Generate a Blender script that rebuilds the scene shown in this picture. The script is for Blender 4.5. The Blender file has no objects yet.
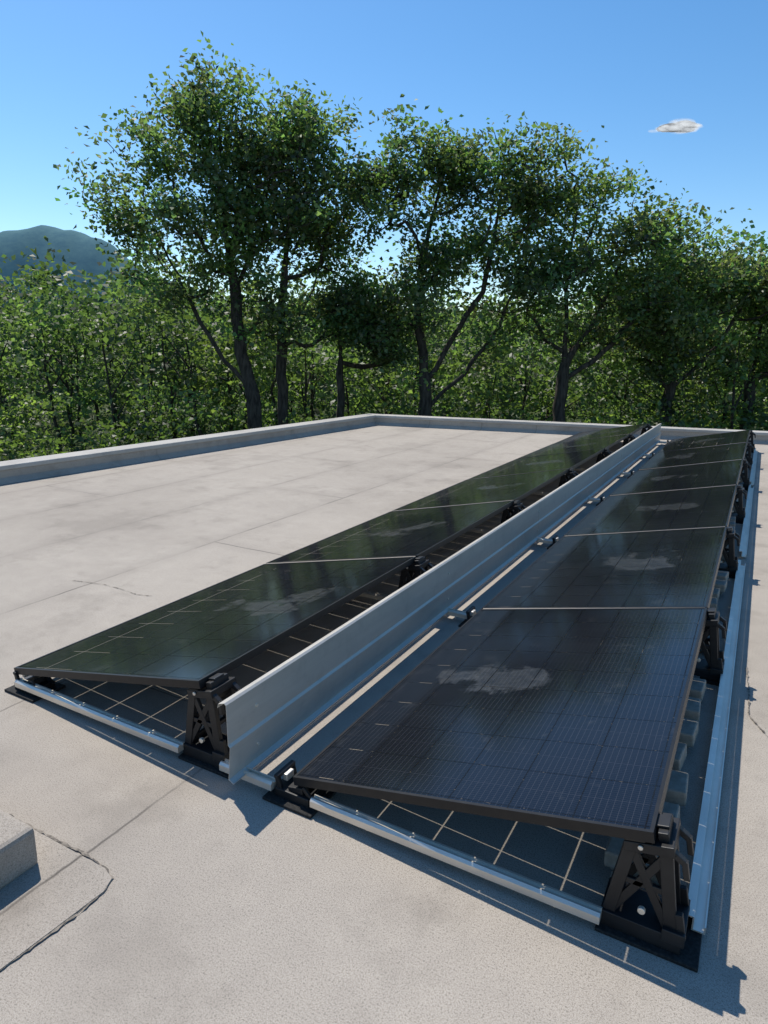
import bpy, math, numpy as np
from mathutils import Vector, Matrix, Euler
S=bpy.context.scene
rng=np.random.default_rng(7)

# ------------------------------------------------------------ helpers
def mat(name):
    m=bpy.data.materials.new(name); m.use_nodes=True
    nt=m.node_tree; nt.nodes.clear()
    return m,nt
class N:
    def __init__(s,nt): s.nt=nt
    def n(s,t,**k):
        x=s.nt.nodes.new(t)
        for a,b in k.items(): setattr(x,a,b)
        return x
    def l(s,a,b): s.nt.links.new(a,b)
    def put(s,sock,v):
        if isinstance(v,bpy.types.NodeSocket): s.l(v,sock)
        else: sock.default_value=v
    def m(s,op,a,b=0.0,c=0.0,clamp=False):
        x=s.n('ShaderNodeMath',operation=op,use_clamp=clamp)
        s.put(x.inputs[0],a); s.put(x.inputs[1],b); s.put(x.inputs[2],c)
        return x.outputs[0]
    def noise(s,vec,scale,detail=3,rough=.5,w=None):
        x=s.n('ShaderNodeTexNoise'); s.l(vec,x.inputs['Vector'])
        x.inputs['Scale'].default_value=scale; x.inputs['Detail'].default_value=detail; x.inputs['Roughness'].default_value=rough
        return x.outputs['Fac']
    def rng(s,v,a,b,c=0.,d=1.):
        x=s.n('ShaderNodeMapRange'); s.put(x.inputs[0],v)
        for i,q in enumerate((a,b,c,d)): x.inputs[1+i].default_value=q
        return x.outputs[0]
    def mix(s,f,a,b,mode='MIX'):
        x=s.n('ShaderNodeMix',data_type='RGBA',blend_type=mode)
        s.put(x.inputs[0],f)
        for k,v in ((6,a),(7,b)):
            if isinstance(v,bpy.types.NodeSocket): s.l(v,x.inputs[k])
            else: x.inputs[k].default_value=(*v,1)
        return x.outputs[2]
    def bsdf(s,col,rough=.5,metal=0.,spec=.5,normal=None):
        p=s.n('ShaderNodeBsdfPrincipled')
        if isinstance(col,bpy.types.NodeSocket): s.l(col,p.inputs['Base Color'])
        else: p.inputs['Base Color'].default_value=(*col,1)
        s.put(p.inputs['Roughness'],rough); s.put(p.inputs['Metallic'],metal)
        p.inputs['Specular IOR Level'].default_value=spec
        if normal is not None: s.l(normal,p.inputs['Normal'])
        return p.outputs[0]
    def bump(s,h,strength=.3,dist=.01):
        b=s.n('ShaderNodeBump'); s.l(h,b.inputs['Height'])
        b.inputs['Strength'].default_value=strength; b.inputs['Distance'].default_value=dist
        return b.outputs[0]
    def out(s,sh):
        o=s.n('ShaderNodeOutputMaterial'); s.l(sh,o.inputs[0])
    def obj(s): return s.n('ShaderNodeTexCoord').outputs['Object']

class MB:
    def __init__(s): s.v=[];s.f=[];s.m=[]
    def add(s,vs,fs,mi=0,M=None):
        o=len(s.v)
        for v in vs: s.v.append(tuple(M@Vector(v)) if M is not None else tuple(v))
        for f in fs: s.f.append(tuple(i+o for i in f)); s.m.append(mi)
    def box(s,c,d,mi=0,rot=None,M=None):
        R=Euler(rot).to_matrix() if rot else Matrix.Identity(3)
        vs=[Vector(c)+R@Vector((x*d[0]/2,y*d[1]/2,z*d[2]/2)) for x in(-1,1) for y in(-1,1) for z in(-1,1)]
        s.add(vs,[(0,1,3,2),(4,6,7,5),(0,4,5,1),(2,3,7,6),(0,2,6,4),(1,5,7,3)],mi,M)
    def bar(s,a,b,w,h,mi=0):
        a=Vector(a);b=Vector(b);d=b-a;L=d.length;q=d.to_track_quat('X','Z').to_matrix()
        c=(a+b)/2
        vs=[c+q@Vector((x*L/2,y*w/2,z*h/2)) for x in(-1,1) for y in(-1,1) for z in(-1,1)]
        s.add(vs,[(0,1,3,2),(4,6,7,5),(0,4,5,1),(2,3,7,6),(0,2,6,4),(1,5,7,3)],mi)
    def cyl(s,a,b,r0,r1,n=8,mi=0,cap=True):
        a=Vector(a);b=Vector(b);q=(b-a).to_track_quat('Z','X').to_matrix()
        vs=[];
        for p,r in((a,r0),(b,r1)):
            for i in range(n):
                t=2*math.pi*i/n; vs.append(p+q@Vector((math.cos(t)*r,math.sin(t)*r,0)))
        fs=[(i,(i+1)%n,n+(i+1)%n,n+i) for i in range(n)]
        if cap: fs+=[tuple(range(n-1,-1,-1)),tuple(range(n,2*n))]
        s.add(vs,fs,mi)
    def mesh(s,name,mats):
        me=bpy.data.meshes.new(name); me.from_pydata(s.v,[],s.f)
        for m in mats: me.materials.append(m)
        me.polygons.foreach_set('material_index',s.m); me.update()
        return me
    def obj(s,name,mats,loc=(0,0,0),bevel=0,parent=None):
        return place(s.mesh(name,mats),name,loc,bevel=bevel,parent=parent)
def place(me,name,loc=(0,0,0),rot=(0,0,0),bevel=0,parent=None,scale=(1,1,1)):
    o=bpy.data.objects.new(name,me); S.collection.objects.link(o)
    o.location=loc;o.rotation_euler=rot;o.scale=scale
    if bevel:
        b=o.modifiers.new('b','BEVEL');b.width=bevel;b.segments=2;b.limit_method='ANGLE'
    if parent: o.parent=parent
    return o
def npmesh(name,V,Q,mats,cols=None,mi=None):
    me=bpy.data.meshes.new(name); V=np.asarray(V,np.float32);Q=np.asarray(Q,np.int32)
    me.vertices.add(len(V)); me.vertices.foreach_set('co',V.ravel())
    me.loops.add(Q.size); me.loops.foreach_set('vertex_index',Q.ravel())
    me.polygons.add(len(Q)); me.polygons.foreach_set('loop_start',np.arange(0,Q.size,4,dtype=np.int32))
    for m in mats: me.materials.append(m)
    if mi is not None: me.polygons.foreach_set('material_index',mi.astype(np.int32))
    me.update(calc_edges=True)
    if cols is not None:
        a=me.attributes.new('tint','FLOAT_COLOR','FACE')
        c=np.ones((len(Q),4),np.float32);c[:,:3]=cols; a.data.foreach_set('color',c.ravel())
    return me

# ------------------------------------------------------------ materials
# roofing membrane (mineral granules)
mRoof,nt=mat('roof_membrane');k=N(nt);co=k.obj()
g1=k.noise(co,480,2,.7);g2=k.noise(co,210,3,.75);m1=k.noise(co,1.1,4,.6);m2=k.noise(co,9,4,.6)
sx=k.n('ShaderNodeSeparateXYZ');k.l(co,sx.inputs[0])
wig=k.m('MULTIPLY',k.m('SUBTRACT',k.noise(co,2.5,4,.7),.5),.03)
xs=k.m('ADD',k.m('ADD',sx.outputs[0],1.6),wig)
fx=k.m('FRACT',xs); idx=k.m('FLOOR',xs)
dx=k.m('MINIMUM',fx,k.m('SUBTRACT',1.,fx))
yo=k.m('MULTIPLY',k.m('FRACT',k.m('MULTIPLY',idx,.377)),5.)
ys=k.m('DIVIDE',k.m('ADD',k.m('ADD',sx.outputs[1],yo),wig),5.)
fy=k.m('FRACT',ys);dy=k.m('MULTIPLY',k.m('MINIMUM',fy,k.m('SUBTRACT',1.,fy)),5.)
seam=k.m('MINIMUM',dx,dy)
gate=k.rng(k.noise(co,1.7,3,.6),.42,.62)
fade=k.rng(sx.outputs[0],-1.4,-1.0,1.,.06)
line=k.m('MULTIPLY',k.m('MULTIPLY',k.rng(seam,.0015,.007,1,0),k.m('ADD',k.m('MULTIPLY',gate,.75),.12)),fade)
band=k.m('MULTIPLY',k.rng(seam,.0,.14,.18,0.),fade)
strip=k.m('FRACT',k.m('MULTIPLY',k.m('SINE',k.m('MULTIPLY',idx,12.9)),43.7))
base=k.mix(k.rng(m1,.3,.7),(.315,.270,.218),(.40,.348,.285))
base=k.mix(k.rng(m2,.35,.7,0,.5),base,(.26,.223,.184))
base=k.mix(k.rng(strip,0,1,0,.30),base,(.43,.372,.302))
base=k.mix(k.rng(g1,.42,.60,0,.60),base,(.60,.55,.49))
base=k.mix(k.rng(g2,.50,.32,0,.75),base,(.10,.088,.073))
st=k.noise(co,.45,5,.62);st2=k.noise(co,2.6,6,.68);st3=k.noise(co,.9,7,.72)
base=k.mix(k.rng(st,.48,.66,0,.34),base,(.21,.18,.15))
base=k.mix(k.rng(st2,.54,.68,0,.30),base,(.17,.148,.122))
base=k.mix(k.rng(st3,.55,.60,0,.14),base,(.16,.14,.118))
base=k.mix(band,base,(.20,.176,.15))
base=k.mix(line,base,(.07,.062,.055))
h=k.m('ADD',k.m('MULTIPLY',g1,.5),k.m('MULTIPLY',line,-1.))
k.out(k.bsdf(base,.95,0,.2,k.bump(h,.4,.003)))
# bitumen
mBit,nt=mat('bitumen');k=N(nt);co=k.obj()
k.out(k.bsdf(k.mix(k.rng(k.noise(co,60,3),.3,.6),(.05,.045,.04),(.26,.225,.185)),.85,0,.2,k.bump(k.noise(co,150,3),.5,.004)))
# parapet cap
mCap,nt=mat('parapet_cap');k=N(nt);co=k.obj()
c=k.mix(k.rng(k.noise(co,1.2,4,.6),.3,.7),(.33,.31,.275),(.44,.412,.37))
c=k.mix(k.rng(k.noise(co,200,2,.7),.4,.65,0,.4),c,(.50,.47,.43))
c=k.mix(k.rng(k.noise(co,3.5,6,.7),.52,.7,0,.4),c,(.22,.205,.18))
k.out(k.bsdf(c,.8,0,.3,k.bump(k.noise(co,180,2),.3,.003)))
mWall,nt=mat('wall_plaster');k=N(nt);co=k.obj()
k.out(k.bsdf(k.mix(k.noise(co,3,5),(.42,.39,.33),(.5,.47,.41)),.9,0,.2,k.bump(k.noise(co,80,3),.3,.004)))
mWin,nt=mat('window_glass');k=N(nt);k.out(k.bsdf((.02,.025,.03),.08,0,.6))
# metals
def metal(name,col,r0,r1,streak=(40,40,2),met=.6):
    m,nt=mat(name);k=N(nt);co=k.obj()
    mp=k.n('ShaderNodeMapping');k.l(co,mp.inputs[0]);mp.inputs['Scale'].default_value=streak
    s=k.noise(mp.outputs[0],1,4,.6);b=k.noise(co,4,4,.6)
    c=k.mix(k.rng(b,.3,.7),tuple(x*.82 for x in col),col)
    k.out(k.bsdf(c,k.rng(s,.3,.7,r0,r1),met,.5,k.bump(s,.05,.002)));return m
mAlu=metal('aluminium',(.84,.765,.66),.34,.48,(3,3,60))
mJoint=metal('joint_glint',(.34,.30,.25),.45,.6,(3,3,60),.3)  # tan tone imitates light reflected off frame edges at the joints
# deflector: zinc-magnesium coated sheet, matt
mDef,nt=mat('coated_steel');k=N(nt);co=k.obj()
mp=k.n('ShaderNodeMapping');k.l(co,mp.inputs[0]);mp.inputs['Scale'].default_value=(6,1,25)
b=k.noise(mp.outputs[0],1,4,.6)
c=k.mix(k.rng(b,.3,.7),(.49,.455,.40),(.585,.545,.48))
c=k.mix(k.rng(k.noise(co,14,5,.7),.52,.75,0,.4),c,(.36,.335,.295))
c=k.mix(k.rng(k.noise(co,1.3,5,.7),.50,.68,0,.28),c,(.32,.295,.255))
k.out(k.bsdf(c,k.rng(b,.3,.7,.38,.50),.35,.5))
mBlk,nt=mat('black_plastic');k=N(nt);co=k.obj()
k.out(k.bsdf(k.mix(k.rng(k.noise(co,9,4),.45,.75),(.010,.010,.011),(.026,.025,.024)),.45,0,.4,k.bump(k.noise(co,200,2),.1,.002)))
mRub,nt=mat('rubber_mat');k=N(nt);co=k.obj()
k.out(k.bsdf(k.mix(k.rng(k.noise(co,120,3),.4,.7),(.014,.014,.014),(.035,.034,.032)),.85,0,.3,k.bump(k.noise(co,200,2),.4,.003)))
mConc,nt=mat('concrete');k=N(nt);co=k.obj()
k.out(k.bsdf(k.mix(k.rng(k.noise(co,25,5,.7),.3,.7),(.24,.21,.172),(.40,.35,.29)),.9,0,.25,k.bump(k.noise(co,90,4,.7),.4,.004)))
mFrm,nt=mat('black_anodised_frame');k=N(nt);co=k.obj()
k.out(k.bsdf(k.mix(k.noise(co,30,3),(.018,.018,.02),(.035,.034,.033)),.38,.6,.5))
# PV glass
W=1.134;L=1.722
mPV,nt=mat('pv_glass');k=N(nt);co=k.obj()
sx=k.n('ShaderNodeSeparateXYZ');k.l(co,sx.inputs[0]);X,Y=sx.outputs[0],sx.outputs[1]
def lines(v,off,pitch,half):
    f=k.m('FRACT',k.m('DIVIDE',k.m('ADD',v,off),pitch))
    d=k.m('MULTIPLY',k.m('MINIMUM',f,k.m('SUBTRACT',1.,f)),pitch)
    return k.m('LESS_THAN',d,half)
cw=(W-.044)/6;cl=(L-.044)/9
gap=k.m('MAXIMUM',lines(X,W/2-.022+cw*10,cw,.0021),lines(Y,L/2-.022+cl*10,cl,.0016))
half=lines(Y,L/2-.022+cl*10,cl/2,.0010)
bus=lines(X,W/2-.022+cw*10,cw/10,.0006)
fing=lines(Y,L/2-.022+cl*10,cl/20,.0006)
rnd=k.n('ShaderNodeObjectInfo').outputs['Random']
vo=k.n('ShaderNodeVectorMath',operation='ADD');k.l(co,vo.inputs[0])
cr=k.n('ShaderNodeCombineXYZ');k.l(k.m('MULTIPLY',rnd,37.),cr.inputs[0]);k.l(k.m('MULTIPLY',rnd,91.),cr.inputs[1]);k.l(cr.outputs[0],vo.inputs[1])
nv=vo.outputs[0]
n1=k.noise(nv,3.6,5,.6);n2=k.noise(nv,22,4,.6);n3=k.noise(nv,1.4,3,.5)
ex=k.m('DIVIDE',k.m('ADD',X,k.m('MULTIPLY',k.m('SUBTRACT',rnd,.5),.3)),.20);ey=k.m('DIVIDE',Y,.16)
dd=k.m('ADD',k.m('SQRT',k.m('ADD',k.m('MULTIPLY',ex,ex),k.m('MULTIPLY',ey,ey))),k.m('MULTIPLY',k.m('SUBTRACT',n1,.5),6.5))
blob=k.rng(dd,1.0,.55,0,1)
ring=k.m('MULTIPLY',k.rng(dd,.3,.72,0,1),blob)
dust=k.m('ADD',k.m('MULTIPLY',blob,.060),k.m('MULTIPLY',ring,.045))
dust=k.m('ADD',dust,k.m('MULTIPLY',k.rng(k.noise(nv,5.5,5,.65),.60,.66),.022))
dust=k.m('MULTIPLY',dust,k.rng(n2,.25,.7,.3,1.2))
dust=k.m('ADD',dust,k.rng(n3,.35,.75,.002,.014))
edge=k.m('MULTIPLY',k.rng(X,-W/2+.01,-W/2+.07,1,0),k.rng(n2,.35,.7,.0,.05))
dust=k.m('ADD',dust,edge)
dust=k.m('ADD',dust,k.rng(k.noise(nv,420,2,.6),.73,.78,0,.18))
base=k.mix(k.m('MAXIMUM',k.m('MULTIPLY',bus,.34),k.m('MULTIPLY',fing,.18)),(.0035,.0044,.008),(.10,.10,.11))
base=k.mix(half,base,(.028,.028,.034))
base=k.mix(dust,base,(.42,.41,.38))
cell=k.bsdf(base,k.m('ADD',k.rng(n3,.3,.7,.08,.14),k.m('MULTIPLY',blob,.10)),0,.36)
tr=k.n('ShaderNodeBsdfTransparent');tr.inputs[0].default_value=(.80,.81,.80,1)
gl=k.bsdf((.02,.02,.023),.10,0,.3)
ms0=k.n('ShaderNodeMixShader');ms0.inputs[0].default_value=.62;k.l(gl,ms0.inputs[1]);k.l(tr.outputs[0],ms0.inputs[2])
ms=k.n('ShaderNodeMixShader');k.l(gap,ms.inputs[0]);k.l(cell,ms.inputs[1]);k.l(ms0.outputs[0],ms.inputs[2])
k.out(ms.outputs[0])
# foliage
def leafmat(name,gain=1.,tr=.5):
    m,nt=mat(name);k=N(nt)
    a=k.n('ShaderNodeAttribute');a.attribute_name='tint'
    d=k.n('ShaderNodeBsdfDiffuse');t=k.n('ShaderNodeBsdfTranslucent');g=k.n('ShaderNodeBsdfGlossy');g.inputs['Roughness'].default_value=.5
    g.inputs[0].default_value=(.7,.7,.7,1)
    k.l(a.outputs['Color'],d.inputs[0])
    tc=k.mix(1.,a.outputs['Color'],(1.85*gain,2.1*gain,1.1*gain),'MULTIPLY');k.l(tc,t.inputs[0])
    s1=k.n('ShaderNodeMixShader');s1.inputs[0].default_value=tr;k.l(d.outputs[0],s1.inputs[1]);k.l(t.outputs[0],s1.inputs[2])
    s2=k.n('ShaderNodeMixShader');s2.inputs[0].default_value=.05;k.l(s1.outputs[0],s2.inputs[1]);k.l(g.outputs[0],s2.inputs[2])
    k.out(s2.outputs[0]);return m
mLeaf=leafmat('leaves')
mBark,nt=mat('bark');k=N(nt);co=k.obj()
mp=k.n('ShaderNodeMapping');k.l(co,mp.inputs[0]);mp.inputs['Scale'].default_value=(14,14,3)
b=k.noise(mp.outputs[0],1,5,.65)
k.out(k.bsdf(k.mix(k.rng(b,.35,.65),(.022,.019,.016),(.085,.072,.06)),.95,0,.2,k.bump(b,.8,.03)))
mGr,nt=mat('grass_ground');k=N(nt);co=k.obj()
k.out(k.bsdf(k.mix(k.noise(co,.4,6,.7),(.03,.05,.015),(.07,.08,.03)),1,0,.1))
mSlope,nt=mat('wooded_slope');k=N(nt);co=k.obj()
k.out(k.bsdf(k.mix(k.rng(k.noise(co,.5,6,.8),.35,.65),(.012,.022,.008),(.065,.095,.03)),1,0,.0,k.bump(k.noise(co,.5,6,.8),1,1.5)))
mHill,nt=mat('hazy_forested_hill');k=N(nt);co=k.obj()
k.out(k.bsdf(k.mix(k.rng(k.noise(co,.016,7,.75),.35,.65),(.085,.165,.20),(.125,.222,.235)),1,0,.0))  # bluish tones: distance haze mixed into the forest colour
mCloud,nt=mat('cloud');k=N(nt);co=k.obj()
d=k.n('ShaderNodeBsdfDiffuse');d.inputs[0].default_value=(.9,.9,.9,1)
t=k.n('ShaderNodeEmission');t.inputs[0].default_value=(.9,.95,1,1);t.inputs[1].default_value=.95  # emission stands in for sunlight scattered through the cloud; keeps its underside white
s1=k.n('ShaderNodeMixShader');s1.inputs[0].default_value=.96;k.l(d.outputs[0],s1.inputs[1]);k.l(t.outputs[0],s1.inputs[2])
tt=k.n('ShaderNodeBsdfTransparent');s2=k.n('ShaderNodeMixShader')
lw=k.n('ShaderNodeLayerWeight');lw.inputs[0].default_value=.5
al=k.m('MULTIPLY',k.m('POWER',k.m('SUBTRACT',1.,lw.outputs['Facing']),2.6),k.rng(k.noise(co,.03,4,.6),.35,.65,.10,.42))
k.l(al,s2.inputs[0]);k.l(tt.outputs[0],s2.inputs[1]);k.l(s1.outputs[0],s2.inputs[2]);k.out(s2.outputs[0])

# ------------------------------------------------------------ building + roof
GZ=-3.5
A=(-6.69,11.67);B=(6.,14.45);C=(6.,-8.);D=(-7.75,-8.)
poly=[A,B,C,D]
bld=bpy.data.objects.new('flat_roof_building',None);S.collection.objects.link(bld)
mb=MB();mb.add([(x,y,0) for x,y in reversed(poly)],[(0,1,2,3)]);mb.obj('roof',[mRoof],parent=bld)
def offs(p,d):
    n=len(p);out=[]
    for i in range(n):
        a=Vector(p[i-1]);b=Vector(p[i]);c=Vector(p[(i+1)%n])
        e1=(b-a).normalized();e2=(c-b).normalized()
        n1=Vector((-e1.y,e1.x));n2=Vector((-e2.y,e2.x))
        m=(n1+n2).normalized();out.append(tuple(b+m*(d/m.dot(n1))))
    return out
def ringmesh(pi,po,z0,z1):
    mb=MB();n=len(pi)
    for i in range(n):
        j=(i+1)%n
        a,b,c,d=pi[i],pi[j],po[j],po[i]
        vs=[(*p,z) for z in(z0,z1) for p in(a,b,c,d)]
        mb.add(vs,[(4,5,6,7),(0,3,2,1),(0,1,5,4),(3,7,6,2)])
    return mb
up=ringmesh(poly,offs(poly,.24),-.02,.14);up.obj('parapet_upstand',[mRoof],parent=bld)
cap=ringmesh(offs(poly,-.015),offs(poly,.29),.142,.195);cap.obj('parapet_cap',[mCap],parent=bld,bevel=.012)
cs=MB()
inn=offs(poly,-.07)
for i in range(4):
    j=(i+1)%4
    cs.add([(*inn[i],.003),(*inn[j],.003),(*poly[j],.06),(*poly[i],.06)],[(0,1,2,3)])
cs.obj('cant_strip',[mRoof],parent=bld)
wl=MB();po=offs(poly,.2)
for i in range(4):
    j=(i+1)%4;a,b=po[i],po[j]
    wl.add([(*a,GZ),(*b,GZ),(*b,-.021),(*a,-.021)],[(0,1,2,3)])
    e=(Vector(b)-Vector(a));Ln=e.length;e.normalize();nn=Vector((-e.y,e.x))
    for q in range(3):
        c0=Vector(a)+e*(Ln*(q+.5)/3)+nn*.01
        M=Matrix.Translation((c0.x,c0.y,-1.9))@Matrix.Rotation(math.atan2(e.y,e.x),4,'Z')
        wl.box((0,0,0),(1.3,.06,1.3),1,M=M)
        for s_ in(-.68,.68): wl.box((s_,.02,0),(.06,.1,1.42),2,M=M)
        for s_ in(-.68,.68): wl.box((0,.02,s_),(1.3,.1,.06),2,M=M)
wl.obj('walls',[mWall,mWin,mCap],parent=bld)

cb=MB()
cb.box((-2.00,.64,.065),(.64,.68,.13),0)
cb.box((-2.01,.62,.145),(.50,.52,.03),1)
cb.cyl((-2.02,.62,.15),(-2.02,.62,.30),.08,.08,20,1);cb.cyl((-2.02,.62,.30),(-2.02,.62,.34),.13,.05,20,1)
cb.obj('roof_vent_curb',[mRoof,mCap],bevel=.022)
def ribbon(name,pts,w,z=.0065,seed=1):
    r=np.random.default_rng(seed);P=[Vector(p) for p in pts];fine=[]
    for a,b in zip(P[:-1],P[1:]):
        n=max(2,int((b-a).length/.012))
        for i in range(n): fine.append(a.lerp(b,i/n))
    fine.append(P[-1]);mb=MB();vs=[];off=0
    for i,p in enumerate(fine):
        a=fine[max(0,i-1)];b=fine[min(len(fine)-1,i+1)];t=(b-a).normalized();nn=Vector((-t.y,t.x))
        off=off*.9+r.normal(0,.0011);ww=w*max(.08,.45+r.normal(0,.35))
        c=p+nn*off;vs+=[(*(c+nn*ww/2),z),(*(c-nn*ww/2),z)]
    mb.add(vs,[(2*i,2*i+1,2*i+3,2*i+2) for i in range(len(fine)-1)])
    return mb.obj(name,[mBit])
pt=MB();pp=[(-1.47,.2),(-1.43,1.00),(-1.45,1.045),(-1.50,1.06),(-2.6,1.05),(-2.6,.2)]
pt.add([(x,y,z) for z in(.0008,.006) for x,y in pp],[(6,7,8,9,10,11)]+[(i,i+6,(i+1)%6+6,(i+1)%6) for i in range(6)])
pt.obj('roof_membrane_patch',[mRoof])
ribbon('bitumen_seam',[(-1.468,.2),(-1.427,1.00),(-1.45,1.050),(-1.50,1.066),(-1.60,1.070),(-1.99,1.056),(-2.6,1.055)],.012,.0045,3)
ribbon('bitumen_seam',[(-3.75,2.62),(-3.5,2.68),(-3.2,2.66),(-3.1,2.69)],.010,.004,5)
ribbon('bitumen_seam',[(.105,3.5),(.12,3.2),(.13,3.0),(.2,2.86),(.6,2.8)],.011,.004,6)

# ------------------------------------------------------------ PV array
xH=-.096;Y0=1.577;zL=.103;tilt=.2093;PITCH=1.515;LP=1.742;NP=6
zH=zL+W*math.sin(tilt);xL=xH-W*math.cos(tilt)
pm=MB();t=.03;fw=.010
pm.add([(-W/2+fw,-L/2+fw,-.0015),(W/2-fw,-L/2+fw,-.0015),(W/2-fw,L/2-fw,-.0015),(-W/2+fw,L/2-fw,-.0015)],[(0,1,2,3)],0)
for s_ in(-1,1):
    pm.box((s_*(W/2-fw/2),0,-t/2),(fw,L,t),1)
    pm.box((0,s_*(L/2-fw/2),-t/2),(W-2*fw,fw,t),1)
    pm.box((s_*(W/2-.02),0,-t+.001),(.017,L-2*fw-.002,.0018),1)
panel=pm.mesh('solar_panel',[mPV,mFrm])
js=MB();js.box((0,0,-.003),(W-.02,.014,.004));js.box((0,0,-.019),(W-.04,.004,.028))  # added strip: imitates the bright reflection along panel frame edges
jsm=js.mesh('panel_joint_glint',[mJoint])
rr=np.random.default_rng(3)
for row in(0,1):
    for i in range(NP):
        cx=(xH+xL)/2-row*PITCH;cz=(zL+zH)/2
        place(panel,'solar_panel',(cx,Y0+L/2+i*LP,cz),(rr.normal(0,.0012),-tilt+rr.normal(0,.0015),0))
        if i: place(jsm,'panel_joint_glint',(cx,Y0+i*LP-.01,cz),(0,-tilt,0))

# high bracket
hb=MB()
hb.box((.02,0,.006),(.25,.17,.011),1)
hb.box((.0,0,.034),(.20,.13,.044),0)
hb.box((.080,0,.056),(.055,.14,.036),0)
for y in(-.048,.048):
    hb.bar((-.082,y,.045),(-.044,y,.275),.018,.032)
    hb.bar((.074,y,.045),(.040,y,.275),.018,.032)
    hb.bar((-.075,y,.06),(.036,y,.26),.012,.022)
    hb.bar((.065,y,.06),(-.040,y,.26),.014,.022)
    hb.bar((-.060,y,.165),(.052,y,.165),.012,.018)
for z,x0,x1 in((.26,-.040,.036),(.165,-.058,.048),(.07,-.074,.066)):
    hb.bar((x0,-.048,z),(x0,.048,z),.016,.016);hb.bar((x1,-.048,z),(x1,.048,z),.016,.016)
hb.box((.0,0,.283),(.12,.13,.028),0,(0,-tilt,0))
hb.box((.030,0,.305),(.026,.09,.044),0,(0,-tilt,0))
hb.box((.014,0,.328),(.050,.05,.008),0,(0,-tilt,0))
for y in(-.05,.05):
    hb.bar((.035,y,.30),(.082,y,.270),.018,.016)
    hb.bar((.082,y,.275),(.092,y,.225),.016,.014)
    hb.bar((.10,y,.05),(.085,y,.12),.016,.020)
hb.cyl((0,-.07,.10),(0,-.058,.10),.010,.010,10,2);hb.cyl((-.02,-.066,.283),(-.02,-.072,.283),.007,.007,10,2)
hbm=hb.mesh('high_mounting_bracket',[mBlk,mRub,mAlu])
lb=MB()
lb.box((.0,0,.006),(.20,.16,.011),1)
lb.box((.0,0,.026),(.14,.10,.030),0)
lb.box((.01,0,.048),(.06,.08,.024),0,(0,-tilt,0))
lb.bar((-.05,-.04,.035),(-.062,-.04,.078),.014,.018);lb.bar((-.05,.04,.035),(-.062,.04,.078),.014,.018)
lb.bar((-.062,-.05,.082),(-.062,.05,.082),.018,.014)
lb.box((-.046,0,.068),(.018,.04,.026),2)
lb.bar((.08,-.035,.03),(.04,-.035,.07),.012,.014);lb.bar((.08,.035,.03),(.04,.035,.07),.012,.014)
lbm=lb.mesh('low_mounting_bracket',[mBlk,mRub,mAlu])
mount_y=[Y0+.07]+[Y0+i*LP-.01 for i in range(1,NP)]+[Y0+NP*LP-.07]
for row in(0,1):
    for y in mount_y:
        place(hbm,'high_mounting_bracket',(xH-row*PITCH-.005,y,0),bevel=.003)
        place(lbm,'low_mounting_bracket',(xL-row*PITCH+(.075 if row else .0),y-(.03 if y<2 else 0),0),bevel=.003)
def rail(x0,x1,y,z):
    mb=MB();h=.030;w=.040
    prof=[(-w/2,-h/2),(w/2,-h/2),(w/2,h*.25),(w*.30,h/2),(.006,h/2),(.006,h*.28),(-.006,h*.28),(-.006,h/2),(-w*.30,h/2),(-w/2,h*.25)]
    n=len(prof);vs=[(x,p[0],p[1]) for x in(x0,x1) for p in prof]
    mb.add(vs,[(i,(i+1)%n,n+(i+1)%n,n+i) for i in range(n)]+[tuple(range(n-1,-1,-1)),tuple(range(n,2*n))])
    return mb.obj('aluminium_cross_rail',[mAlu],(0,y,z))
for i,y in enumerate(mount_y):
    yy=y-.072 if i==0 else y
    z=.045
    for a,b in((xL-PITCH+.03,xH-PITCH-.10),(xH-PITCH+.10,xL-.075),(xL+.085,xH-.10)):
        rail(a,b,yy,z)
# wind deflector behind left row
dm=MB();xd=xH-PITCH+.192
prof=[(-.030,.322),(-.026,.338),(.0,.347),(.008,.341),(.010,.195),(.018,.186),(.006,.062),(.028,.052),(.031,.058)]
yA,yB=Y0-.08,Y0+NP*LP+.06
seg=[yA]+[Y0+i*LP*2+.0 for i in range(1,3)]+[yB]
for a,b in zip(seg[:-1],seg[1:]):
    b2=b-.004 if b!=yB else b
    th=.0015;n=len(prof)
    vs=[(xd+x,y,z) for y in(a,b2) for x,z in prof]+[(xd+x-th,y,z-th) for y in(a,b2) for x,z in prof]
    fs=[(i,i+1,n+i+1,n+i) for i in range(n-1)]+[(2*n+i,3*n+i,3*n+i+1,2*n+i+1) for i in range(n-1)]
    fs+=[(i,2*n+i,2*n+i+1,i+1) for i in range(n-1)]+[(n+i,n+i+1,3*n+i+1,3*n+i) for i in range(n-1)]
    dm.add(vs,fs)
for y in mount_y:
    dm.cyl((xd+.004,y,.27),(xd+.014,y,.27),.006,.006,8,1)
    dm.cyl((xd+.004,y,.12),(xd+.016,y,.12),.006,.006,8,1)
dm.obj('wind_deflector',[mDef,mAlu])
er=MB()
for a,b in((Y0+.10,Y0+2*LP+.2),(Y0+2*LP+.45,Y0+4*LP),(Y0+4*LP+.2,Y0+6*LP)):
    w=.034;xe=.034
    er.box((xe,(a+b)/2,.018),(w,b-a,.004))
    er.box((xe-w/2+.002,(a+b)/2,.038),(.004,b-a,.036));er.box((xe+w/2-.002,(a+b)/2,.029),(.004,b-a,.018))
    er.box((xe-w/2-.008,(a+b)/2,.056),(.020,b-a,.004))
er.obj('aluminium_edge_rail',[mAlu])
bs=MB();bs.box((0,0,0),(.17,.125,.052));bs.box((0,0,-.034),(.14,.095,.016))
bsm=bs.mesh('concrete_ballast_block',[mConc])
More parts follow.
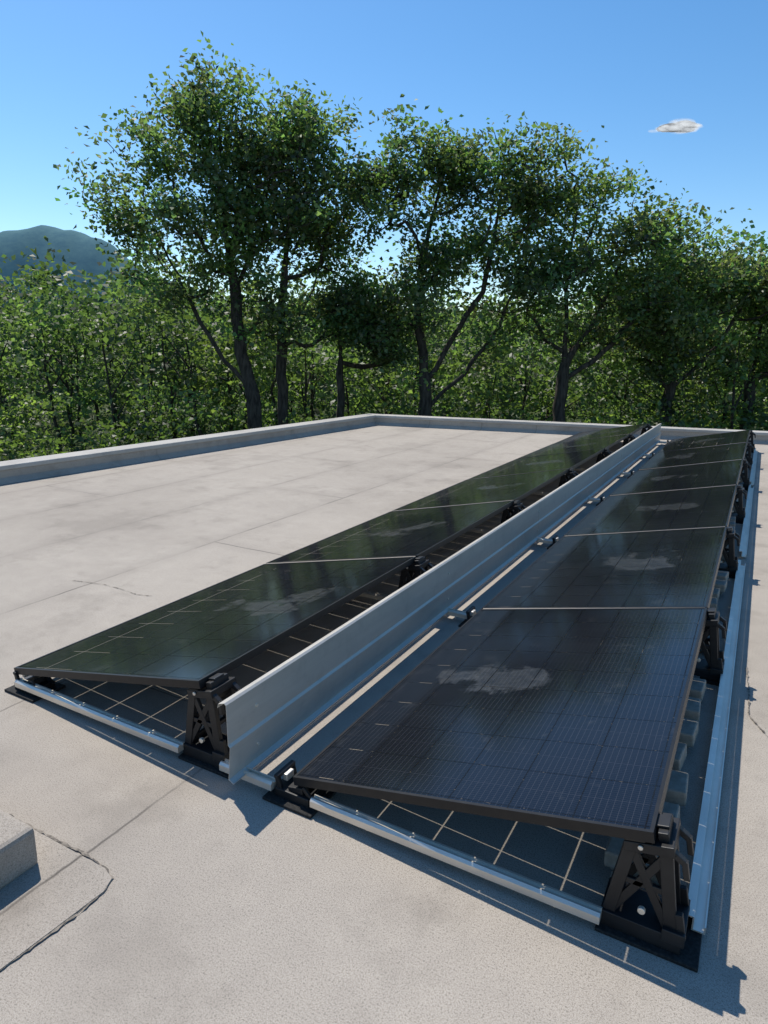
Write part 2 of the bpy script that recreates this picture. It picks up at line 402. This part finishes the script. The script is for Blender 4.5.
for i in range(NP):
    y=Y0+i*LP+.25
    while y<Y0+(i+1)*LP-.14:
        place(bsm,'concrete_ballast_block',(xH-.045+rr.normal(0,.008),y,.065),(rr.normal(0,.02),-.08+rr.normal(0,.03),rr.normal(0,.06)),bevel=.006)
        y+=.195
bt=MB()
bt.box((xH-.05,Y0+NP*LP/2,.014),(.12,NP*LP-.3,.010))
bt.obj('ballast_tray',[mAlu])
def cable(pts,name='solar_cable'):
    cu=bpy.data.curves.new(name,'CURVE');cu.dimensions='3D';cu.bevel_depth=.0035;cu.bevel_resolution=2
    sp=cu.splines.new('BEZIER');sp.bezier_points.add(len(pts)-1)
    for b,p in zip(sp.bezier_points,pts): b.co=p;b.handle_left_type=b.handle_right_type='AUTO'
    cu.materials.append(mBlk);o=bpy.data.objects.new(name,cu);S.collection.objects.link(o)
for i in range(4):
    y=Y0+i*LP
    cable([(xH-.2,y+.3,.27),(xH-.10,y+.6,.20+.02*(i%2)),(xH-.06,y+.95,.25),(xH-.09,y+1.3,.17),(xH-.05,y+1.7,.24)])

# ------------------------------------------------------------ vegetation
def leafquads(C,size,nrm_up=.5,r=rng):
    n=len(C)
    nv=r.normal(size=(n,3));nv[:,2]+=nrm_up*np.sign(nv[:,2]+.5);nv/=np.linalg.norm(nv,axis=1)[:,None]
    t=np.cross(nv,r.normal(size=(n,3)));t/=np.linalg.norm(t,axis=1)[:,None]
    b=np.cross(nv,t);s=size*r.uniform(.65,1.3,(n,1))
    V=np.empty((n,4,3));V[:,0]=C-t*s*.5;V[:,1]=C+b*s*.33+nv*s*.1+t*s*.08;V[:,2]=C+t*s*.5-nv*s*.08;V[:,3]=C-b*s*.33+nv*s*.1+t*s*.08
    return V.reshape(-1,3)
def tints(ncl,cl,base,r=rng,var=.26):
    cb=np.array(base)[None]*(1+r.normal(0,var,(ncl,1)))
    cb=cb*(1+r.normal(0,.10,(ncl,3)))
    c=cb[cl]*(1+r.normal(0,.18,(len(cl),1)));return np.clip(c,.008,.4)
def tubes(paths,sides=6):
    V=[];Q=[];o=0
    for P,R in paths:
        P=np.asarray(P);R=np.asarray(R);n=len(P)
        T=np.gradient(P,axis=0);T/=np.linalg.norm(T,axis=1)[:,None]+1e-9
        ref=np.array([.3,1,.1]);U=np.cross(T,ref);U/=np.linalg.norm(U,axis=1)[:,None]+1e-9;Wv=np.cross(T,U)
        a=np.arange(sides)*2*np.pi/sides
        ring=P[:,None]+R[:,None,None]*(np.cos(a)[None,:,None]*U[:,None]+np.sin(a)[None,:,None]*Wv[:,None])
        V.append(ring.reshape(-1,3))
        for i in range(n-1):
            for j in range(sides): Q.append((o+i*sides+j,o+i*sides+(j+1)%sides,o+(i+1)*sides+(j+1)%sides,o+(i+1)*sides+j))
        o+=n*sides
    return np.concatenate(V),np.array(Q)
ROT=.5051
def tree(name,loc,limbs,lobes,ncl,lpc,leaf=.145,base=(.115,.160,.064),r0=.20,seed=1,csig=.27):
    r=np.random.default_rng(seed)
    nodes=[];par=[];
    def addpath(pts,parent):
        for p in pts:
            nodes.append(np.array(p,float));par.append(parent);parent=len(nodes)-1
        return parent
    def sub(pts,step=.35):
        out=[];P=[np.array(p,float) for p in pts]
        for a,b in zip(P[:-1],P[1:]):
            n=max(1,int(np.linalg.norm(b-a)/step))
            for i in range(n): out.append(a+(b-a)*i/n+r.normal(0,.025,3))
        out.append(P[-1]);return out
    for li,l in enumerate(limbs):
        pts=sub(l)
        if li==0: addpath(pts,-1)
        else:
            A_=np.array(nodes);k0=int(np.argmin(np.linalg.norm(A_-pts[0],axis=1)));addpath(pts[1:],k0)
    ntr=len(nodes)
    lob=np.array(lobes);wt=lob[:,3]**2.2;wt/=wt.sum()
    nb=max(14,int(ncl/4.0))
    ids=r.choice(len(lob),nb,p=wt)
    # every lobe gets boughs before the rest are drawn at random
    ids[:len(lob)*2]=np.tile(np.arange(len(lob)),2)[:nb]
    d=r.normal(size=(nb,3));d/=np.linalg.norm(d,axis=1)[:,None]
    rad=r.uniform(.12,1,nb)**.5
    Bc=lob[ids,:3]+d*(rad*lob[ids,3])[:,None]*np.array([1,1,.9])
    bi=r.integers(0,nb,ncl)
    C=Bc[bi]+r.normal(size=(ncl,3))*np.array([.38,.38,.28])
    start=np.array(nodes)[ntr//3]
    order=np.argsort(np.linalg.norm(C-start,axis=1))
    tips=[]
    for i in order:
        c=C[i];A_=np.array(nodes)
        dv=c-A_;dist=np.linalg.norm(dv,axis=1)+np.maximum(0,-dv[:,2]+.1)*1.2
        dist[:ntr//4]+=3
        k0=int(np.argmin(dist));a=A_[k0];Ld=np.linalg.norm(c-a);n=max(2,int(Ld/.3))
        bow=r.normal(0,.07,3)*Ld+np.array([0,0,-.07*Ld])
        pts=[a+(c-a)*(j/n)+bow*math.sin(math.pi*j/n)+r.normal(0,.02,3) for j in range(1,n+1)]
        tips.append(addpath(pts,k0))
    Nn=len(nodes);area=np.zeros(Nn);ch=[[] for _ in range(Nn)]
    for i,p in enumerate(par):
        if p>=0: ch[p].append(i)
    for i in range(Nn-1,-1,-1):
        if not ch[i]: area[i]=.009**2.2
        if par[i]>=0: area[par[i]]+=area[i]
    R=area**(1/2.2);R=R*(r0/R[0])**np.clip((R/R[0]),0,1)
    R=np.where(R>r0,r0,R)
    paths=[]
    for i in range(Nn):
        if par[i]>=0 and ch[par[i]] and max(ch[par[i]],key=lambda q:R[q])==i: continue
        P=[];Rr=[]
        if par[i]>=0: P.append(nodes[par[i]]);Rr.append(min(R[i]*1.15,R[par[i]]))
        j=i
        while True:
            P.append(nodes[j]);Rr.append(R[j])
            if not ch[j]: break
            j=max(ch[j],key=lambda q:R[q])
        if len(P)>1: paths.append((P,Rr))
    paths[0][1][0]*=1.5
    V1,Q1=tubes(paths,6)
    cnt=np.maximum(10,(lpc*r.uniform(.45,1.5,ncl))).astype(int)
    cl=np.repeat(np.arange(ncl),cnt)
    sg=csig*r.uniform(.7,1.3,ncl)
    LC=C[cl]+r.normal(size=(len(cl),3))*sg[cl][:,None]*np.array([1,1,.7])
    V2=leafquads(LC,leaf,.5,r);n=len(LC)
    Q2=np.arange(4*n).reshape(-1,4)+len(V1)
    cols=np.concatenate([np.ones((len(Q1),3))*.05,tints(ncl,cl,base,r)])
    me=npmesh(name,np.concatenate([V1,V2]),np.concatenate([Q1,Q2]),[mBark,mLeaf],cols,np.concatenate([np.zeros(len(Q1)),np.ones(n)]))
    return place(me,name,(loc[0],loc[1],GZ),(0,0,ROT))

tree('oak_tree',(-12.3,14.9),
 [[(0,0,0),(-.1,0,3.3),(-.45,0,4.8),(-.6,.1,6.5),(-.8,0,8.3),(-.85,0,11.)],
  [(-.15,0,3.7),(-.9,-.1,4.6),(-1.5,-.1,5.6),(-2.3,0,7.2),(-2.9,.1,8.6)],
  [(-.6,.1,6.4),(.1,.2,8),(.6,.1,9.8)]],
 [(-1.1,0,11.3,.85),(-.9,0,10.2,1.25),(-2.4,0,10.0,1.1),(-3.2,.2,8.8,1.0),(-2.1,-.5,8.7,1.3),(.5,0,10.1,1.1),(.7,.5,8.6,1.35),(-2.9,0,7.3,1.1),(-.4,-.3,7.2,1.2),(-1.7,.2,6.4,1.0),(.3,.3,6.0,1.0),(-.6,0,8.4,1.2)],
 410,54,seed=11,r0=.23)
tree('oak_tree',(-12.3,16.0),
 [[(0,0,0),(0,0,3.4),(-.05,0,5.4),(.1,0,7.2),(.5,0,9.3)],[(0,0,5),(.9,0,6.6),(1.4,0,8.4)]],
 [(.9,0,10.2,1.0),(1.9,0,9.3,1.0),(1.5,0,7.9,1.1),(.2,.3,8.4,1.1),(.5,0,6.5,1.1),(1.6,0,6.4,1.0),(2.2,.2,5.4,.9)],
 225,54,seed=12,r0=.17)
tree('oak_tree',(-11.2,17.2),
 [[(0,0,0),(.1,0,3.4),(.1,0,5.4),(.4,0,8)]],
 [(.1,0,7.3,.9),(.6,0,6.2,1.1),(1.4,0,5.6,1.0)],100,54,seed=13,r0=.12)
tree('oak_tree',(-8.64,18.1),
 [[(0,0,0),(0,0,3.2),(-.1,0,4.4),(-.35,0,6),(-.2,0,7.6),(.3,0,9.8)],
  [(0,0,4.1),(.7,0,5.3),(1.5,0,6.6),(1.8,0,8.2),(1.9,0,9.6)],
  [(0,0,3.3),(1.1,.1,4.3),(2.1,.1,5.7),(2.6,0,7.4)]],
 [(.35,0,10.2,1.15),(1.9,0,9.7,1.15),(-.7,0,9.0,1.0),(-.7,0,7.5,1.1),(1.0,0,8.2,1.3),(2.8,0,8.3,1.15),(0,0,6.5,1.1),(2.1,0,6.8,1.2),(-1.0,.4,5.7,1.0),(1.2,.6,5.6,1.0),(3.1,.3,6.7,1.0)],
 400,54,seed=14,r0=.21,base=(.106,.152,.06))
tree('oak_tree',(-5.2,20.),
 [[(0,0,0),(0,0,3.4),(.05,0,5),(-.1,0,7),(.1,0,9.2)],[(0,0,4.6),(.9,0,6),(1.5,0,7.8),(1.6,0,8.8)],[(.0,0,4),(1.4,0,5.2),(2.6,0,6.8)]],
 [(-.1,0,9.6,1.1),(1.2,0,9.0,1.05),(2.6,0,8.1,1.05),(-1.0,0,8.3,1.1),(.6,0,7.5,1.2),(2.0,0,6.9,1.1),(3.3,.3,7.0,1.0),(-.8,0,6.5,1.2),(.9,.4,5.7,1.1),(2.8,.5,5.6,1.0)],
 345,52,seed=15,r0=.18,base=(.122,.165,.062))
tree('oak_tree',(-2.66,23.7),
 [[(0,0,0),(0,0,3.4),(.05,0,5),(.1,0,7)],[(0,0,3.8),(-1,0,5),(-1.6,0,6.6)],[(0,0,3.8),(1.2,0,5),(2,0,6.4)]],
 [(0,0,7.2,1.1),(-1.4,0,7.0,1.1),(1.3,0,7.2,1.1),(2.3,0,6.7,1.1),(-.3,0,8.3,.8),(.8,-.3,5.4,1.2),(-.8,0,5.4,1.2)],
 240,48,seed=16,r0=.18,leaf=.17,base=(.122,.163,.066))
tree('oak_tree',(-.4,26.5),
 [[(0,0,0),(0,0,3.4),(.05,0,5),(.1,0,7)],[(0,0,3.8),(-1,0,5),(-1.6,0,6.6)]],
 [(0,0,7.4,1.2),(-1.5,0,7.1,1.1),(1.3,0,7.6,1.2),(2.5,0,7.2,1.2),(.8,-.3,5.6,1.3),(-.8,0,5.6,1.3)],
 210,48,seed=17,r0=.18,leaf=.18,base=(.12,.162,.07))

def wood(name,n,xr,dr,hfun,lpc,leaf,csig,base,seed,lowbias=1.,trunks=0):
    r=np.random.default_rng(seed)
    x=r.uniform(*xr,n);d=r.uniform(*dr,n);ht=hfun(x,d)
    ht=ht*(1+.12*np.sin(x*1.9+d*.7)+.08*np.sin(x*4.7+d*2.1))
    z=ht*r.uniform(.02,1,n)**lowbias
    C=np.stack([x,d,z],1)
    cnt=(lpc*r.uniform(.5,1.5,n)).astype(int);cl=np.repeat(np.arange(n),cnt)
    LC=C[cl]+r.normal(size=(len(cl),3))*csig*np.array([1,1,.7])*r.uniform(.7,1.3,n)[cl][:,None]
    V2=leafquads(LC,leaf,.5,r);m=len(LC);Q2=np.arange(4*m).reshape(-1,4)
    ph=np.sin(x*.55+1.3)*np.sin(d*.8+x*.21)
    bb=np.array(base)[None]*(1+.28*ph[:,None]*np.array([[1.2,.8,.4]]))
    cb=bb*(1+r.normal(0,.30,(n,1)));cols=np.clip(cb[cl]*(1+r.normal(0,.18,(m,1))),.008,.4)
    paths=[]
    for i in range(trunks):
        tx=r.uniform(*xr);td=r.uniform(*dr);h=float(hfun(np.array([tx]),np.array([td]))[0])*.85
        lean=r.normal(0,.06,2)
        zz=np.linspace(0,h,8);P=np.stack([tx+lean[0]*zz+r.normal(0,.06,8),td+lean[1]*zz+r.normal(0,.06,8),zz],1)
        paths.append((P,np.linspace(r.uniform(.06,.14),.015,8)))
        for q in range(3):
            b=P[3+q];e=b+np.array([r.normal(0,.8),r.normal(0,.8),r.uniform(.8,1.6)])
            paths.append((np.linspace(b,e,4),np.linspace(.04,.012,4)))
    mi=np.ones(m)
    if paths:
        V1,Q1=tubes(paths,5);V=np.concatenate([V1,V2]);Q=np.concatenate([Q1,Q2+len(V1)])
        cols=np.concatenate([np.ones((len(Q1),3))*.05,cols]);mi=np.concatenate([np.zeros(len(Q1)),mi])
    else: V,Q=V2,Q2
    me=npmesh(name,V,Q,[mBark,mLeaf],cols,mi)
    return place(me,name,(0,0,GZ),(0,0,ROT))
wood('woodland',1050,(-17,20),(22,29),lambda x,d:5.8+.06*(d-22)+np.where(x<-6,.9,0)+np.clip(x-6,0,8)*.10,52,.22,.43,(.095,.136,.045),21,.8,45)
wood('background',700,(-34,40),(32,52),lambda x,d:6.6+.05*(d-32)+np.where(x<-7,1.0,0),50,.46,.9,(.095,.14,.06),22,.7)
wood('understory_shrubs',300,(-15,17),(17.5,21.5),lambda x,d:3.3+.5*np.sin(x*.9)+.3*np.sin(x*2.3+1),58,.15,.30,(.105,.152,.045),23,.9)

# wooded slope rising behind the trees (tree-top relief)
r=np.random.default_rng(8)
nx,ny=160,30;V=[];Q=[]
for j in range(ny):
    for i in range(nx):
        x=-120+260*i/(nx-1);d=56+70*j/(ny-1)
        z=min(1,j/4)*(6.6+.055*(d-56))+ (r.uniform(-.9,.9) if j else -2)+.8*math.sin(x*.21+d*.1)
        V.append((x+r.uniform(-.5,.5),d,z))
for j in range(ny-1):
    for i in range(nx-1): a=j*nx+i;Q.append((a,a+1,a+nx+1,a+nx))
place(npmesh('wooded_slope',V,Q,[mSlope]),'wooded_slope',(0,0,GZ),(0,0,ROT))

gm=MB();n=64;Rg=6000
gm.add([(0,0,0)]+[(Rg*math.cos(2*math.pi*i/n),Rg*math.sin(2*math.pi*i/n),0) for i in range(n)],[(0,1+i,1+(i+1)%n) for i in range(n)])
gm.obj('ground',[mGr],(0,0,GZ))
nx,ny=120,24
xs=np.linspace(-3400,1500,nx);V=[];Q=[]
def ridge(x):
    return 485*math.exp(-((x+1480)/640)**2)+120*math.exp(-((x+300)/600)**2)+300*math.exp(-((x+2800)/500)**2)+9*math.sin(x*.02)+6*math.sin(x*.047+1)
for j in range(ny):
    v=j/(ny-1);p=math.sin(math.pi*v)**.8
    for i in range(nx):
        V.append((xs[i],2600+900*v,ridge(xs[i])*p*(1+.03*math.sin(xs[i]*.012+v*9)) -2))
for j in range(ny-1):
    for i in range(nx-1): a=j*nx+i;Q.append((a,a+1,a+nx+1,a+nx))
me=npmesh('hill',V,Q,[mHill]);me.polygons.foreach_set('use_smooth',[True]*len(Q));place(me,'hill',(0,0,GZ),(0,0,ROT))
V=[];Q=[];rc=np.random.default_rng(9)
o=0
for q in range(60):
    u=rc.uniform(-1,1);c=np.array([u*48,rc.normal(0,14),rc.normal(0,2.5)+4*(1-u*u)]);ra=rc.uniform(9,17)*(1.1-.6*abs(u));
    a,b=np.meshgrid(np.linspace(0,2*np.pi,17),np.linspace(0,np.pi,11))
    P=np.stack([np.cos(a)*np.sin(b)*2.0,np.sin(a)*np.sin(b),np.cos(b)*.62],-1)*ra+c
    V.append(P.reshape(-1,3))
    for j in range(10):
        for i in range(16): k0=o+j*17+i;Q.append((k0,k0+1,k0+18,k0+17))
    o+=187
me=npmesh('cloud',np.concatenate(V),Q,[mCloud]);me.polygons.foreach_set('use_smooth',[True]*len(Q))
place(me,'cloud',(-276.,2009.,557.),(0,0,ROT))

# ------------------------------------------------------------ light
AZ=math.radians(62);EL=math.radians(56)
sd=Vector((-math.sin(AZ)*math.cos(EL),math.cos(AZ)*math.cos(EL),math.sin(EL)))
su=bpy.data.lights.new('sun','SUN');su.energy=5.0;su.angle=math.radians(.53);su.color=(1,.95,.87)
so=bpy.data.objects.new('sun',su);S.collection.objects.link(so);so.rotation_euler=sd.to_track_quat('Z','Y').to_euler();so.location=sd*50
w=bpy.data.worlds.new('World');S.world=w;w.use_nodes=True;nt=w.node_tree;nt.nodes.clear();k=N(nt)
sky=k.n('ShaderNodeTexSky',sky_type='NISHITA');sky.sun_disc=False;sky.sun_elevation=EL;sky.sun_rotation=-AZ%(2*math.pi)
sky.air_density=1.0;sky.dust_density=.3;sky.ozone_density=2.2;sky.altitude=300
hs=k.n('ShaderNodeHueSaturation');hs.inputs['Saturation'].default_value=1.27;hs.inputs['Value'].default_value=1.04
hs.inputs['Hue'].default_value=.497
k.l(sky.outputs[0],hs.inputs['Color'])
bg=k.n('ShaderNodeBackground');bg.inputs[1].default_value=.148
k.l(hs.outputs[0],bg.inputs[0]);o=k.n('ShaderNodeOutputWorld');k.l(bg.outputs[0],o.inputs[0])
# ------------------------------------------------------------ camera
f,p,th,ro,H=670.63,.2394,.5051,-.0157,1.4927
Rv=Vector((math.cos(th),math.sin(th),0));Fv=Vector((-math.sin(th)*math.cos(p),math.cos(th)*math.cos(p),-math.sin(p)))
Uv=Vector((-math.sin(th)*math.sin(p),math.cos(th)*math.sin(p),math.cos(p)))
R2=math.cos(ro)*Rv-math.sin(ro)*Uv;U2=math.sin(ro)*Rv+math.cos(ro)*Uv
cam=bpy.data.cameras.new('camera');cam.sensor_fit='VERTICAL';cam.sensor_height=24;cam.lens=f*24/1024;cam.clip_end=12000;cam.clip_start=.05
cob=bpy.data.objects.new('camera',cam);S.collection.objects.link(cob)
M=Matrix((R2,U2,-Fv)).transposed().to_4x4();M.translation=Vector((0,0,H));cob.matrix_world=M
S.camera=cob
S.view_settings.view_transform='Standard';S.view_settings.look='None';S.view_settings.exposure=0
print('faces',sum(len(o.data.polygons) for o in bpy.data.objects if o.type=='MESH'))
